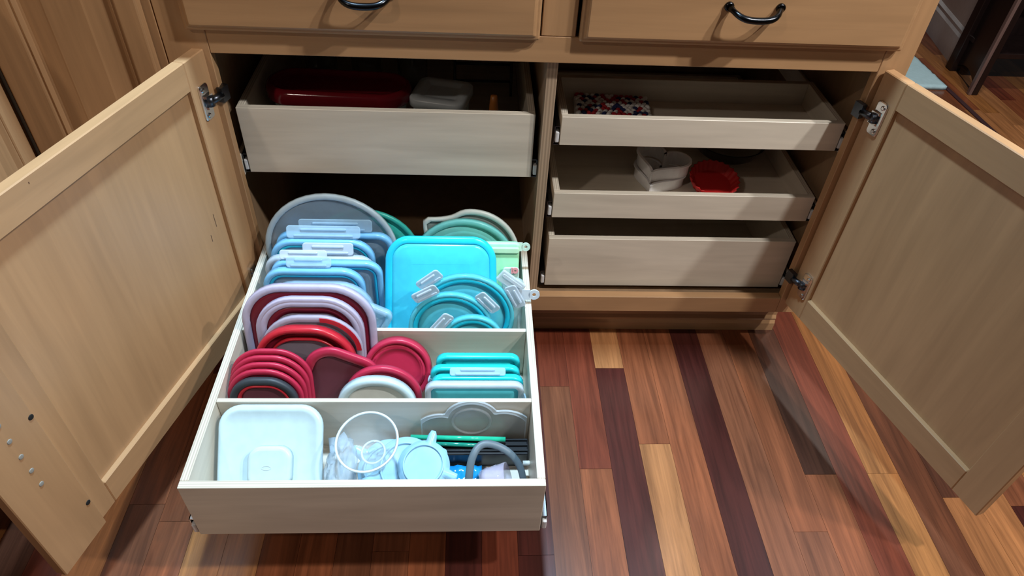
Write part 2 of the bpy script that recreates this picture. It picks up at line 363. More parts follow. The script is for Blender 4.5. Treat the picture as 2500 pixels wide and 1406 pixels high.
# pull-out trays
T_ = .0125
def tray(name, x0, x1, y0, y1, z0, z1, label, slides=True, dividers=()):
    t = empty(name, (x0, y0, z0)); t.parent = cab; tag(t, label)
    w, dpt, h = x1 - x0, y1 - y0, z1 - z0
    def P(n, *a, m=bi_b, bevel=.0008): return wbox(n, *a, m, t, bevel)
    P('front_panel', 0, w, 0, T_, 0, h, m=bi_x); P('back_panel', T_ + .0002, w - T_ - .0002, dpt - T_, dpt, .0, h, m=bi_x)
    P('side_panel', 0, T_, T_ + .0002, dpt, 0, h, m=bi_y); P('side_panel', w - T_, w, T_ + .0002, dpt, 0, h, m=bi_y)
    P('bottom_panel', T_ + .0002, w - T_ - .0002, T_ + .0002, dpt - T_ - .0002, .006, .012)
    for yd, th_, hh in dividers: P('divider', T_ + .0004, w - T_ - .0004, yd - y0, yd - y0 + th_, .0125, hh - z0, m=bi_x)
    for s in (-1, 1):      # slide rail of each side: channel, white end roller
        xa, xb = (-.0105, -.0008) if s < 0 else (w + .0008, w + .0105)
        c = MB()
        c.box(xa if s < 0 else xb - .0015, (xa + .0015) if s < 0 else xb, .006, min(dpt, .45), .0, .036)
        c.box(xa, xb, .006, min(dpt, .45), .0345, .036); c.box(xa, xb, .006, min(dpt, .45), -.0035, -.002)
        c.build('slide_rail', steel_d if not dividers else metal('zinc_slide', (.55, .58, .62), .3), t)
        n_ = MB().box(xa + .002, xb - .0003, .001, .02, .004, .026).build('slide_end', nylon, t, None, .002, 2)
    return t
tray('pull_out_tray', .0061, .5364, .0325, .58, .4451, .5785, 'deep birch pull-out tray pushed in on the left, holding a red lidded dish')
tray('pull_out_tray', .5848, 1.1149, .0341, .205, .5165, .5749, 'shallow birch pull-out tray at the top right')
tray('pull_out_tray', .5848, 1.1149, .0331, .58, .3493, .4089, 'shallow birch pull-out tray in the middle on the right')
tray('pull_out_tray', .5848, 1.1149, .0358, .58, .1614, .2926, 'deep empty birch pull-out tray at the bottom right')
ZF = .1566 + .012          # floor inside the drawn-out tray
tray('pull_out_tray', .0061, .5364, -.5443, .014, .1566, .2898, 'deep birch pull-out tray drawn fully out, divided in three and full of lids', True,
     ((-.3895, .008, .2895), (-.2265, .008, .2855)))
for x, z0, z1 in ((.0800, .3965, .4241), (.1012, .378, .3924), (.3845, .688, .6905)):   # old scratches on the inside of the left door
    MB().box(x - .0007, x + .0007, -.0002 if z0 > .6 else -.0087, .0002 if z0 > .6 else -.0083, z0, z1).build('scratch', plastic('scratch_brown', (.10, .05, .03), 1, .6), dl)
for z0 in (.436,): wbox('slide_spacer', -.0146, -.006, .0197, .55, z0, z0 + .045, bi_y, cab)
for z0 in (.508, .342, .158): wbox('slide_spacer', 1.1262, 1.1323, .0197, .55, z0, z0 + .045, bi_y, cab)

# countertop (keeps the light off the cabinet face)
ct = MB().box(XL - .6, XR + .02, -.045, .655, .9005, .938).build('countertop', plastic('stone_counter', (.25, .23, .21), 1, .25), None, None, .004, 2)
tag(ct, 'stone worktop lying over the base cabinet', 'worktop')

# ------------------------------------------------------------------ corner cabinet at the left
cc = empty('corner_cabinet', (-.2, 0, 0)); tag(cc, 'maple corner cabinet with folding raised-panel doors at the left edge', 'cabinet')
mdk_z = wood('maple_corner_upright', MAPLE, 'Z', .14, .42, 60, 3.0); mdk_x = wood('maple_corner_across', MAPLE, 'X', .14, .42, 60, 3.0)
def panel_door(parent, M, w, z0, z1, sl, sr, rl):
    d = empty('door', M=M); d.parent = parent
    def S(n, x0, x1, za, zb, m):
        wbox(n, x0, x1, 0, .019, za, zb, m, d, .003, None, 2)
    S('stile', 0, sl, z0, z1, mdk_z); S('stile', w - sr, w, z0, z1, mdk_z)
    S('rail', sl + .0003, w - sr - .0003, z1 - rl, z1, mdk_x); S('rail', sl + .0003, w - sr - .0003, z0, z0 + rl, mdk_x)
    pw, ph = w - sl - sr, z1 - z0 - 2 * rl; L = Lid(pw - .0005, ph - .0005, .001, 1)
    A = Matrix.Translation((sl + pw / 2, .0165, (z0 + z1) / 2)) @ Matrix.Rotation(pi / 2, 4, 'X')
    MB().loft([[tuple(A @ Vector(p)) for p in L.o(i, z)] for i, z in ((0, 0), (0, .012), (.004, .0135), (.008, .006), (.012, .0055), (.045, .0125), (.048, .0135))], smooth=False).build('raised_panel', mdk_z, d)
    return d
panel_door(cc, Matrix.Translation((-.1275, -.0212, 0)), .244, .15, .89, .056, .034, .055)
panel_door(cc, Matrix.Translation((-.1345, -.2670, 0)) @ Matrix.Rotation(pi / 2, 4, 'Z') , .244, .15, .89, .034, .034, .055)
wbox('frame', -.56, .1285, 0.0005, .02, .10, .90, mdk_z, cc); wbox('frame', -.30, -.160, -.50, -.0005, .10, .90, mdk_z, cc)
wbox('piano_hinge', -.1340, -.1278, -.0200, -.0175, .16, .88, steel_d, cc, 0)

# ------------------------------------------------------------------ plastics for the lids
cy_b = plastic('bright_cyan', (.02, .60, .84), 1, .28); cy_c = plastic('clear_cyan', (.12, .62, .74), .78, .22); cy_r = plastic('cyan_gasket', (.01, .50, .68), 1, .3)
clr_b = plastic('clear_blue', (.50, .74, .92), .50, .18); clr_w = plastic('clear_frost', (.72, .82, .92), .62, .22); clr_g = plastic('clear_grey', (.38, .53, .66), .46, .25)
blu_r = plastic('blue_rim', (.22, .56, .88), .88, .25); blu_g = plastic('blue_gasket', (.02, .46, .74), 1, .3)
teal = plastic('teal', (.05, .55, .48), .95, .3); teal_l = plastic('light_teal', (.20, .66, .63), .95, .3)
lav = plastic('lavender_frost', (.60, .54, .70), .80, .3); dred = plastic('dark_red', (.21, .012, .030), 1, .35); red = plastic('red', (.52, .020, .035), 1, .32)
rose = plastic('rose_red', (.50, .025, .07), 1, .38); greyc = plastic('smoky_clear', (.30, .27, .33), .80, .22); redc = plastic('smoky_red_clear', (.17, .05, .07), .85, .2)
rubber = plastic('charcoal_rubber', (.035, .045, .055), 1, .5); whitep = plastic('white_plastic', (.54, .70, .75), 1, .3); bonep = plastic('bone_white', (.66, .68, .64), 1, .4)
lime = plastic('lime_silicone', (.42, .92, .55), 1, .4); bluec = plastic('translucent_silicone', (.36, .66, .88), .78, .28)
GR1, GR2, GR3 = 'lids in the rear compartment', 'lids in the middle compartment', 'things in the front compartment'
def lroot(name, label, cat, M, group=None):
    e = empty(name, M=M); tag(e, label, cat, group); return e
def flap(e, w, h, M, mat=None, name='clip_flap'):
    """folding clip: thin hinge web, thicker tongue with a raised pull edge"""
    b = MB(); L = Lid(w, h, min(.006, h * .3), 4)
    b.loft([[tuple(p) for p in L.o(i, z)] for i, z in ((0, 0), (0, .002), (.0012, .0026))], smooth=False, M=M)
    L2 = Lid(w * .62, .004, .0015, 2)
    b.loft([[(x, y + h * .22, z) for x, y, z in L2.o(i, zz)] for i, zz in ((0, .002), (0, .0048), (.001, .0055))], smooth=False, M=M)
    L3 = Lid(w * .8, .0035, .0012, 2)
    b.loft([[(x, y - h * .28, z) for x, y, z in L3.o(i, zz)] for i, zz in ((0, .002), (0, .0042), (.0008, .0046))], smooth=False, M=M)
    return b.build(name, mat or clr_b, e)
def clip_lid(name, label, x, y, z, tilt, w, h, r, rim, gask, pan, fl=None, yaw=0, roll=0, sides='TLR', fw=.6, fh=.024, group=GR1, k=.012, lean=35, fo=0):
    e = lroot(name, label, 'lid', lidM(x, y, z, tilt, h, yaw, roll), group); L = Lid(w, h, r, 7, k)
    L.ring([(0, -.006), (0, .004), (.0025, .0065), (.009, .0065), (.011, .004), (.011, -.006)]).build('rim', rim, e)
    if gask: L.ring([(.0112, .0), (.0112, .005), (.014, .0056), (.0165, .004), (.0165, .0)]).build('gasket', gask, e)
    i0 = .0168 if gask else .0112
    L.plate([(i0, -.004), (i0, .0005), (.026, .0008), (.029, .003), (.034, .0035)]).build('lid_panel', pan, e)
    for s in sides:
        A = {'T': 0, 'L': 90, 'B': 180, 'R': -90}[s]; edge = h / 2 if s in 'TB' else w / 2; ln = (w if s in 'TB' else h) * fw
        M = Matrix.Rotation(radians(A), 4, 'Z') @ Matrix.Translation((fo if s == 'T' else 0, edge * (1 + k) + .0012, -.002)) @ Matrix.Rotation(radians(-lean), 4, 'X') @ Matrix.Translation((0, fh / 2, 0))
        flap(e, ln, fh, M, fl)
    return e
def round_lid(name, label, x, y, z, tilt, d, rimm, panm, group, yaw=0, rw=.010, dep=.008, roll=0, step=True, n=11):
    e = lroot(name, label, 'lid', lidM(x, y, z, tilt, d, yaw, roll), group); L = Lid(d, d, d / 2, n)
    L.ring([(0, -dep), (0, .002), (.002, .004), (rw - .002, .004), (rw, .002), (rw, -.001), (.003, -.001), (.003, -dep)]).build('rim', rimm, e)
    pr = [(rw + .0001, -.001), (rw + .0001, .0005)]
    if step: pr += [(rw + .012, .0005), (rw + .014, .002), (rw + .02, .0022)]
    else: pr += [(rw + .005, .0008)]
    L.plate(pr).build('lid_panel', panm, e); return e

# --- rear compartment, back to front
round_lid('bowl_lid', 'teal round lid half hidden behind the large clear round lid', .212, -.0105, ZF + .001, 2, .216, teal, teal, GR1, rw=.009, dep=.003)
round_lid('bowl_lid', 'large clear grey-blue round lid standing tallest at the back left', .149, -.034, ZF + .001, 4.5, .258, plastic('frost_rim', (.58, .74, .84), .85, .3), clr_g, GR1, rw=.011, dep=.004, step=False)
# clear lid with wavy top
e = lroot('spouted_lid', 'clear grey-white lid with a wavy spouted edge at the back right', 'lid', lidM(.420, -.016, ZF + .001, 3.5, .222), GR1)
def wavy(inset, z):
    pts = []
    for i in range(64):
        a = 2 * pi * i / 64; rad = .1055 + .020 * math.exp(-((a - radians(139)) / .16) ** 2) - .006 * math.exp(-((a - radians(112)) / .18) ** 2) - inset
        pts.append((rad * cos(a) * .95, rad * sin(a) * 1.03, z))
    return pts
MB().loft([wavy(i, z) for i, z in ((0, -.003), (0, .003), (.003, .0045), (.009, .0045), (.010, .002), (.010, -.003))], loop=True).build('rim', plastic('white_frost', (.74, .84, .82), .95, .35), e)
MB().loft([wavy(i, z) for i, z in ((.0102, -.002), (.0102, .001), (.02, .0012))]).build('lid_panel', plastic('grey_green_clear', (.34, .42, .40), .75, .3), e)
round_lid('bowl_lid', 'light teal round lid behind the bright cyan square lid', .408, -.038, ZF + .001, 6, .206, teal_l, teal_l, GR1, rw=.012, dep=.006)
# blue clip lids
clip_lid('clip_lid', 'wide blue-rimmed clip lid standing rearmost of the clip lids', .160, -.046, ZF + .001, 2, .222, .186, .03, blu_r, None, clr_g, clr_b, sides='TR', fw=.62, fh=.026, lean=10, fo=.005)
clip_lid('clip_lid', 'clip lid with a bright cyan seal line and a long clear flap', .139, -.070, ZF + .001, 3, .196, .186, .045, blu_r, cy_r, clr_b, clr_b, sides='T', fw=.70, fh=.024, lean=25, fo=.006)
clip_lid('clip_lid', 'frosted clip lid whose short flap stands right of centre in the blue row', .136, -.093, ZF + .001, 4, .205, .163, .03, clr_w, None, clr_w, clr_w, sides='T', fw=.46, fh=.024, lean=20, fo=.018)
clip_lid('clip_lid', 'wide clip lid with a clear grey panel reaching right to the cyan lid', .152, -.113, ZF + .001, 4, .206, .168, .03, blu_r, blu_g, clr_g, clr_w, sides='T', fw=.42, fh=.018, lean=28, fo=-.04)
clip_lid('clip_lid', 'front blue clip lid with a clear flap over its middle', .131, -.136, ZF + .001, 5, .186, .166, .04, blu_r, blu_g, clr_g, clr_b, sides='T', fw=.44, fh=.020, lean=30, fo=-.006)
e = clip_lid('clip_lid', 'clear lid with a pale blue arched seal behind the big red and lavender lid', .140, -.165, ZF + .001, 8, .20, .152, .06, clr_b, plastic('pale_blue_seal', (.35, .66, .86), 1, .3), clr_w, clr_w, sides='', k=.02)
clip_lid('clip_lid', 'clear lid tipped down to the right, its bare edge showing beside the cyan lid', .188, -.187, ZF + .026, 9, .150, .120, .014, clr_b, None, clr_b, clr_b, roll=-27, sides='')
# lime silicone bag with hanging tab
e = lroot('silicone_bag', 'lime green silicone bag standing against the right side at the back', 'bag', lidM(.453, -.112, ZF + .001, 18, .192), GR1)
L = Lid(.125, .185, .008, 4)
L.plate([(0, -.005), (0, .004), (.003, .006), (.006, .006)]).build('bag_body', lime, e)
b = MB(); Lb = Lid(.124, .012, .003, 3); b.loft([[(x, y + .078, z) for x, y, z in Lb.o(i, zz)] for i, zz in ((0, .0055), (0, .009), (.002, .010))], smooth=False)
b.build('zip_strip', plastic('pale_lime', (.55, .85, .55), .9, .4), e)
def tabring(mat, e, cx, cy, w, h, z, n_='hang_tab'):
    b = MB(); N = 20; r_o = h / 2; r_i = r_o * .36
    # washer end
    rings = []
    for rad, zz in ((r_o, -.0015), (r_o, .0015), (r_i, .0015), (r_i, -.0015)): rings.append([(cx + w / 2 + rad * cos(2 * pi * j / N), cy + rad * sin(2 * pi * j / N), z + zz) for j in range(N)])
    b.loft(rings, loop=True, smooth=False); b.box(cx - w / 2, cx + w / 2 - r_o * .75, cy - h / 2, cy + h / 2, z - .0015, z + .0015)
    return b.build(n_, mat, e)
tabring(plastic('pale_tab', (.62, .80, .66), .9, .4), e, .064, .083, .022, .017, .0)
e = lroot('silicone_bag', 'thin silicone bag with a pink tab clipped at the right side wall', 'bag', lidM(.500, -.130, ZF + .001, 19, .150), GR1)
Lid(.032, .145, .006, 4).plate([(0, -.002), (0, .002), (.002, .003)]).build('bag_body', plastic('pale_mint', (.58, .78, .68), .85, .4), e)
tabring(plastic('pink_tab', (.75, .30, .30), 1, .4), e, .004, .0675, .008, .012, .0045)
# clear zip bag with handle tab
e = lroot('zip_bag', 'clear silicone bag whose white holed tab sticks out over the tray side', 'bag', lidM(.5005, -.172, ZF + .018, 12, .150, 0, 0), GR1)
MB().loft([[(x * (1 + .05 * y / .075), y, z) for x, y, z in Lid(.040, .150, .012, 4).o(i, zz)] for i, zz in ((0, -.003), (0, .003), (.004, .005))]).build('bag_body', plastic('clear_mint', (.60, .78, .80), .45, .3), e)
b = MB(); Mz = Matrix.Translation((-.004, .072, .0062)) @ Matrix.Rotation(radians(-38), 4, 'Z'); b.loft([Lid(.054, .024, .003, 3).o(i, z) for i, z in ((0, 0), (0, .003), (.002, .004))], smooth=False, M=Mz)
b.loft([[(x, y + .004, z) for x, y, z in Lid(.044, .005, .001, 2).o(i, zz)] for i, zz in ((0, .004), (0, .006))], smooth=False, M=Mz); b.build('zip_slider', plastic('clear_white', (.75, .84, .90), .6, .25), e)
tabring(plastic('milky_tab', (.70, .80, .88), .85, .3), e, .018, .046, .044, .021, .0085)
# bright cyan square lid leaning back
e = lroot('square_lid', 'bright cyan rounded square lid leaning in the rear right compartment', 'lid', lidM(.366, -.176, ZF + .010, 26, .216), GR1)
def tap(L, i, z): return [(x * (1 - .08 * (y / L.h + .5) ** 2), y, z - .010 * (x / L.w * 2) ** 2) for x, y, z in L.o(i, z)]
L = Lid(.216, .222, .042, 9, .032)
MB().loft([tap(L, i, z) for i, z in ((0, -.007), (0, -.001), (.003, .002), (.010, .003), (.0125, .0025), (.0135, .0015), (.0135, -.006))], loop=True).build('rim', cy_b, e)
MB().loft([tap(L, i, z) for i, z in ((.0136, -.003), (.0136, .0018), (.020, .002), (.025, .004), (.05, .0045))]).build('lid_panel', plastic('cyan_panel', (.06, .64, .84), 1, .25), e)
# round clip lids in front of it
def rclip(label, x, y, z, tilt, d, roll, angs):
    e = lroot('round_clip_lid', label, 'lid', lidM(x, y, z, tilt, d, 0, roll), 'round cyan clip lids'); L = Lid(d, d, d / 2, 10)
    L.ring([(0, -.005), (0, .004), (.002, .006), (.006, .006), (.008, .004), (.008, -.005)]).build('rim', cy_c, e)
    L.ring([(.0082, .0), (.0082, .0045), (.0105, .0055), (.0155, .0055), (.017, .003), (.017, .0)]).build('gasket', cy_r, e)
    L.plate([(.0172, -.003), (.0172, .0008), (.026, .001), (.030, .003), (.036, .0032)]).build('lid_panel', cy_c, e)
    for a in angs:
        M = Matrix.Rotation(radians(a), 4, 'Z') @ Matrix.Translation((0, d / 2 + .0012, .002)) @ Matrix.Rotation(radians(12), 4, 'X') @ Matrix.Translation((0, .011, 0)); flap(e, .050, .024, M, clr_w)
    return e
rclip('largest round cyan clip lid, its blue seal arching below the cyan square lid', .412, -.1880, ZF + .000, 12, .186, 0, (38, -62))
rclip('second round cyan clip lid, leaning on the largest one', .386, -.1998, ZF + .000, 11, .158, 0, (30, -48))
rclip('smallest round cyan clip lid, lowest of the three behind the rear divider', .426, -.2118, ZF + .000, 10, .120, 0, (52,))

# --- middle compartment, back to front
def sq(name, label, x, y, z, tilt, w, h, r, prof_parts, group=GR2, yaw=0, roll=0, k=.03):
    e = lroot(name, label, 'lid', lidM(x, y, z, tilt, h, yaw, roll), group); L = Lid(w, h, r, 9, k)
    for n, kind, prof, m in prof_parts: (L.ring(prof) if kind == 'r' else L.plate(prof)).build(n, m, e)
    return e
sq('square_lid', 'largest lavender-edged lid with a dark red centre, leaning on the rear divider', .142, -.258, ZF + .002, 11.5, .224, .212, .070,
   [('rim', 'r', [(0, -.006), (0, .003), (.002, .005), (.010, .005), (.0125, .003), (.0125, -.004)], lav),
    ('lid_panel', 'p', [(.0127, -.003), (.0127, .001), (.018, .0012)], dred)])
sq('square_lid', 'second lavender-edged lid, smaller, with a dark red centre and a smoky middle', .146, -.2745, ZF + .002, 11.5, .180, .200, .064,
   [('rim', 'r', [(0, -.006), (0, .003), (.002, .005), (.006, .003), (.008, .0045), (.015, .0045), (.0175, .002), (.0175, -.004)], lav),
    ('inner_ring', 'r', [(.0177, -.003), (.0177, .001), (.030, .0012), (.030, -.003)], dred),
    ('lid_panel', 'p', [(.0302, -.002), (.0302, .0), (.034, .0002)], greyc)])
sq('square_lid', 'clear lid with a red corner band just behind the bright red lid', .150, -.2885, ZF + .002, 11, .168, .176, .066,
   [('rim', 'r', [(0, -.004), (0, .002), (.002, .0035), (.010, .0035), (.0115, .002), (.0115, -.003)], plastic('lavender_clear', (.55, .50, .62), .7, .3)),
    ('lid_panel', 'p', [(.0117, -.002), (.0117, .0005), (.014, .0008)], greyc)])
e = sq('square_lid', 'red lid with a thin red inner frame and smoky clear centre', .140, -.306, ZF + .002, 11, .168, .168, .070,
   [('rim', 'r', [(0, -.008), (0, .003), (.003, .006), (.008, .006), (.011, .003), (.011, -.006)], red),
    ('inner_step', 'r', [(.0112, -.006), (.0112, -.003), (.022, -.004), (.022, -.006)], dred),
    ('inner_frame', 'r', [(.0222, -.006), (.0222, .002), (.0245, .003), (.0265, .001), (.0265, -.006)], red),
    ('lid_panel', 'p', [(.0267, -.004), (.0267, -.002), (.03, -.0018)], greyc)])
# red band on the clear lid's upper right corner
bpar = [o for o in COL.objects if o.type == 'EMPTY' and o.get('label', '').startswith('clear lid with a red corner')][0]
band = MB(); Lw = Lid(.168, .176, .066, 9, .03)
def arc(i, z): return [p for p in Lw.o(i, z)][:12]
q = [arc(.002, .0036), arc(.010, .0036), arc(.010, .0048), arc(.002, .0048)]
band.loft([[q[a][j] for a in range(4)] for j in range(10)], smooth=False).build('corner_band', red, bpar)
# nested stack of small red lids and one charcoal one
for i, (dx, y, tl, w, h, lab) in enumerate((( .000, -.345, 14, .132, .152, 'rearmost red lid in the small nested stack'), (-.002, -.352, 13, .128, .147, 'second red lid from the back in the small nested stack'),
                                     (-.004, -.3595, 12, .125, .142, 'third red lid from the back in the small nested stack'), (-.006, -.367, 11, .121, .137, 'foremost plain red lid in the small nested stack'))):
    sq('square_lid', lab, .089 + dx, y, ZF + .002, tl, w, h, .054, [('rim', 'r', [(0, -.0026), (0, .0018), (.002, .003), (.008, .003), (.010, .0015), (.010, -.0022)], rose), ('lid_panel', 'p', [(.0102, -.002), (.0102, .0), (.013, .0004)], dred)], 'nested stack of small red lids')
sq('square_lid', 'charcoal rubber ring lid with a small red frame in front of the nested red lids', .083, -.3760, ZF + .002, 10, .108, .130, .044,
   [('rim', 'r', [(0, -.004), (0, .003), (.003, .005), (.010, .005), (.012, .003), (.012, -.003)], rubber),
    ('inner_frame', 'r', [(.0122, -.003), (.0122, .004), (.015, .005), (.018, .002), (.018, -.003)], red), ('lid_panel', 'p', [(.0182, -.002), (.0182, .0), (.022, .0004)], redc)], 'nested stack of small red lids')
sq('square_lid', 'red lid with a smoky clear middle tipped on its corner beside the nested stack', .197, -.327, ZF + .010, 12, .130, .130, .042,
   [('rim', 'r', [(0, -.004), (0, .002), (.002, .004), (.014, .004), (.016, .002), (.016, -.003)], rose), ('lid_panel', 'p', [(.0162, -.002), (.0162, .0), (.02, .0003)], redc)], roll=-24)
# red round lid with lettering ring
e = lroot('bowl_lid', 'solid red round lid with an embossed ring, leaning on the rear divider', 'lid', lidM(.293, -.302, ZF + .003, 27, .122), GR2); L = Lid(.122, .122, .061, 11)
L.ring([(0, -.014), (0, .001), (.002, .004), (.006, .0045), (.009, .003), (.0105, .0), (.0105, -.002), (.003, -.002), (.003, -.014)]).build('rim', rose, e)
L.plate([(.0106, -.002), (.0106, .0), (.02, .0), (.0205, -.0008), (.03, -.0008)]).build('lid_panel', rose, e)
b = MB()
for i in range(40):
    a = radians(150 + i * 2.9) if i < 20 else radians(-28 + (i - 20) * 2.9)
    b.box(-.0004, .0004, -.0014, .0014, -.0002, .0008, Matrix.Rotation(a, 4, 'Z') @ Matrix.Translation((.0455, 0, 0)))
o = b.build('embossed_marks', rose, e)
round_lid('bowl_lid', 'red round lid pressed behind the white round lid', .275, -.3525, ZF + .001, 12, .131, rose, rose, GR2, rw=.012, dep=.006)
e = lroot('bowl_lid', 'white round lid with a bone centre standing behind the front divider', 'lid', lidM(.266, -.3705, ZF + .001, 11, .125), GR2); L = Lid(.134, .126, .062, 11)
L.ring([(0, -.009), (0, .003), (.002, .0055), (.012, .0055), (.014, .003), (.014, -.003)]).build('rim', whitep, e); L.plate([(.0142, -.003), (.0142, .0), (.018, .0)]).build('lid_panel', bonep, e)
# cyan rectangular lids standing in a row on the right
def cyrow(label, x, y, w, h, rimm, panm, tilt, roll=0, flaps='', gask=None, fl=None, dep=.006):
    e = lroot('box_lid', label, 'lid', lidM(x, y, ZF + .001, tilt, h, 0, roll), 'cyan box lids standing in a row'); L = Lid(w, h, .02, 6, .0)
    L.ring([(0, -dep), (0, .003), (.002, .005), (.008, .005), (.010, .003), (.010, -dep)]).build('rim', rimm, e)
    L.plate([(.0102, -.004), (.0102, .0), (.016, .0004), (.018, .003), (.024, .0034)]).build('lid_panel', panm, e)
    for s in flaps:
        A = {'T': 0, 'L': 90, 'R': -90}[s]; edge = h / 2 if s == 'T' else w / 2
        M = Matrix.Rotation(radians(A), 4, 'Z') @ Matrix.Translation((0, edge + .001, .0)) @ Matrix.Rotation(radians(-55 if s == 'T' else 78), 4, 'X') @ Matrix.Translation((0, .007, 0))
        flap(e, (w if s == 'T' else h) * .6, .014, M, fl or clr_b)
    return e
cyt = plastic('turquoise', (.02, .66, .72), 1, .28)
cyrow('solid turquoise box lid, rearmost in the row of standing lids', .437, -.281, .150, .102, cyt, cyt, 4)
cyrow('turquoise clip lid standing second in the row on the right', .432, -.302, .158, .096, cyt, cyt, 4, 0, 'LR')
cyrow('turquoise clip lid with a clear top flap, third in the row', .436, -.325, .160, .097, cyt, cyt, 4, 0, 'T')
cyrow('frosted clear box lid with turquoise panel, foremost in the row', .431, -.3535, .168, .112, clr_w, plastic('turquoise_clear', (.10, .58, .68), .9, .25), 4, 0, 'R')

# --- front compartment
e = lroot('canister_lid', 'large white square canister lid with a push button, lying back in the front compartment', 'lid', lidM(.108, -.516, ZF + .000, 46, .164), GR3)
L = Lid(.162, .166, .034, 9, .01)
L.plate([(.004, -.012), (0, -.006), (0, .0), (.003, .004), (.010, .0045), (.012, .0032), (.03, .0032)]).build('lid_body', whitep, e)
Lq = Lid(.066, .064, .019, 8, .02); b = MB(); Mq = Matrix.Translation((0.004, -.012, 0))
b.loft([Lq.o(i, z) for i, z in ((0, .003), (0, .017), (.002, .0195), (.006, .020))], M=Mq); bt = b.build('push_button', whitep, e)
b = MB(); N = 28; b.loft([[(a_ * cos(2 * pi * j / N), c_ * sin(2 * pi * j / N) - .012, z) for j in range(N)] for a_, c_, z in ((.0075, .0034, .0199), (.0075, .0034, .0205), (.0068, .0028, .0205), (.0068, .0028, .0199))], loop=True, smooth=False)
b.build('oval_emblem', whitep, e)

# crumpled clear bag
def blob(name, label, cat, loc, rx, ry, rz_, mat, seed, amp, group=GR3, n=26, m=18, fold=0):
    rings = []
    for i in range(1, m):
        ph = pi * i / m; ring = []
        for j in range(n):
            a = 2 * pi * j / n; v = Vector((sin(ph) * cos(a), sin(ph) * sin(a), -cos(ph)))
            k = 1 + amp * noise.noise(v * 2.2 + Vector((seed, 0, 0))) + amp * .6 * noise.noise(v * 5 + Vector((0, seed, 0)))
            ring.append((v.x * rx * k, v.y * ry * k, max(v.z * rz_ * k, -rz_)))
        rings.append(ring)
    o = MB().loft(rings).build(name, mat, None, loc); tag(o, label, cat, group); return o
bagm = plastic('crinkled_clear', (.56, .72, .86), .42, .10)
blob('plastic_bag', 'crumpled clear plastic bag beside the white canister lid', 'bag', (.213, -.456, ZF + .0345), .023, .052, .033, bagm, 3.1, .55)
# glass bowl
gl = plastic('bowl_glass', (.70, .86, .95), .13, .03)
b = MB(); R = .0485; pr = []
for i in range(13): a = radians(8 + i * 82 / 12); pr.append((R * sin(a), .044 * (1 - cos(a)) + .002))
inn = [(max(r_ - .0028, .001), z + .003) for r_, z in reversed(pr[:-1])]
pr = [(.018, 0)] + pr + [(R + .0008, .047), (R - .001, .0485), (R - .003, .046)] + inn
Mb = Matrix.Translation((.270, -.452, ZF + .072)) @ Matrix.Rotation(radians(14), 4, 'X') @ Matrix.Rotation(radians(-6), 4, 'Y')
e = empty('glass_bowl', M=Mb); MB().lathe(pr, 40).build('bowl_wall', gl, e); rimg = plastic('bowl_rim_glass', (.80, .92, .98), .72, .03)
MB().lathe([(R + .0012, .0462), (R + .0010, .0486), (R - .0012, .0490), (R - .0032, .0470)], 48, loop=True).build('bowl_rim', rimg, e)
MB().lathe([(.019, -.0006), (.0205, .0012), (.0185, .0030), (.0165, .0012)], 40, loop=True).build('bowl_foot', rimg, e)
tag(e, 'small clear glass bowl resting on the pale blue silicone lids', 'bowl', GR3)
# pale blue silicone stretch lids
def stretch(label, M, d, tabs, bend, seed):
    e = lroot('stretch_lid', label, 'lid', M, 'pale blue silicone stretch lids'); N = 96
    def S(r, a, z):
        g = 0.0
        for t in tabs: g = max(g, math.exp(-((((a - t + pi) % (2 * pi)) - pi) / .15) ** 6))
        q = r if r <= .9 else .9 + (r - .9) * (1 + 3.6 * g)
        w_ = 1 if r <= .9 else 1 - .0 * g
        x, y = q * d / 2 * cos(a), q * d / 2 * sin(a)
        return (x, y, z + bend * (x * x - .6 * y * y) / d + .0025 * noise.noise((x * 20, y * 20, seed)) - (.010 * max(0, min(r, 1) - .8) / .2) * (1 - g))
    RS = [i / 10 for i in range(1, 10)] + [.925, .95, .975, 1.0]
    rings = [[S(q, 2 * pi * j / N, 0) for j in range(N)] for q in RS] + [[S(q, 2 * pi * j / N, -.0022) for j in range(N)] for q in reversed(RS)]
    MB().loft(rings).build('lid_body', bluec, e)
    b = MB()
    rg = [[(lambda p: (p[0], p[1], p[2] + dz))(S(rr_, 2 * pi * j / N, 0)) for j in range(N)] for rr_, dz in ((.72, 0), (.72, .003), (.78, .003), (.78, 0))]
    b.loft(rg, loop=True).build('raised_ring', bluec, e)
T = Matrix.Translation; RX = lambda a: Matrix.Rotation(radians(a), 4, 'X'); RY = lambda a: Matrix.Rotation(radians(a), 4, 'Y'); RZ = lambda a: Matrix.Rotation(radians(a), 4, 'Z')
stretch('pale blue silicone stretch lid whose tab points up behind the glass bowl', T((.292, -.456, ZF + .031)) @ RX(20), .104, (radians(42), radians(150), radians(262)), 0, 1.0)
stretch('pale blue silicone stretch lid sagging over the front of the heap', T((.320, -.463, ZF + .047)) @ RX(20), .104, (radians(20), radians(200), radians(290)), 0, 2.0)
stretch('pale blue silicone stretch lid folded against the black tray at the right of the heap', T((.350, -.470, ZF + .0635)) @ RX(20), .084, (radians(-20), radians(75), radians(230)), 0, 3.0)
o = MB().box(-.02, .02, -.012, .012, 0, .006).build('teal_clip', plastic('deep_teal', (.02, .22, .34), 1, .4), None, (.243, -.497, ZF + .0008), .002, 2); o.rotation_euler = (0, 0, .5); tag(o, 'small deep teal clip on the tray floor under the clear bag', 'clip', GR3)
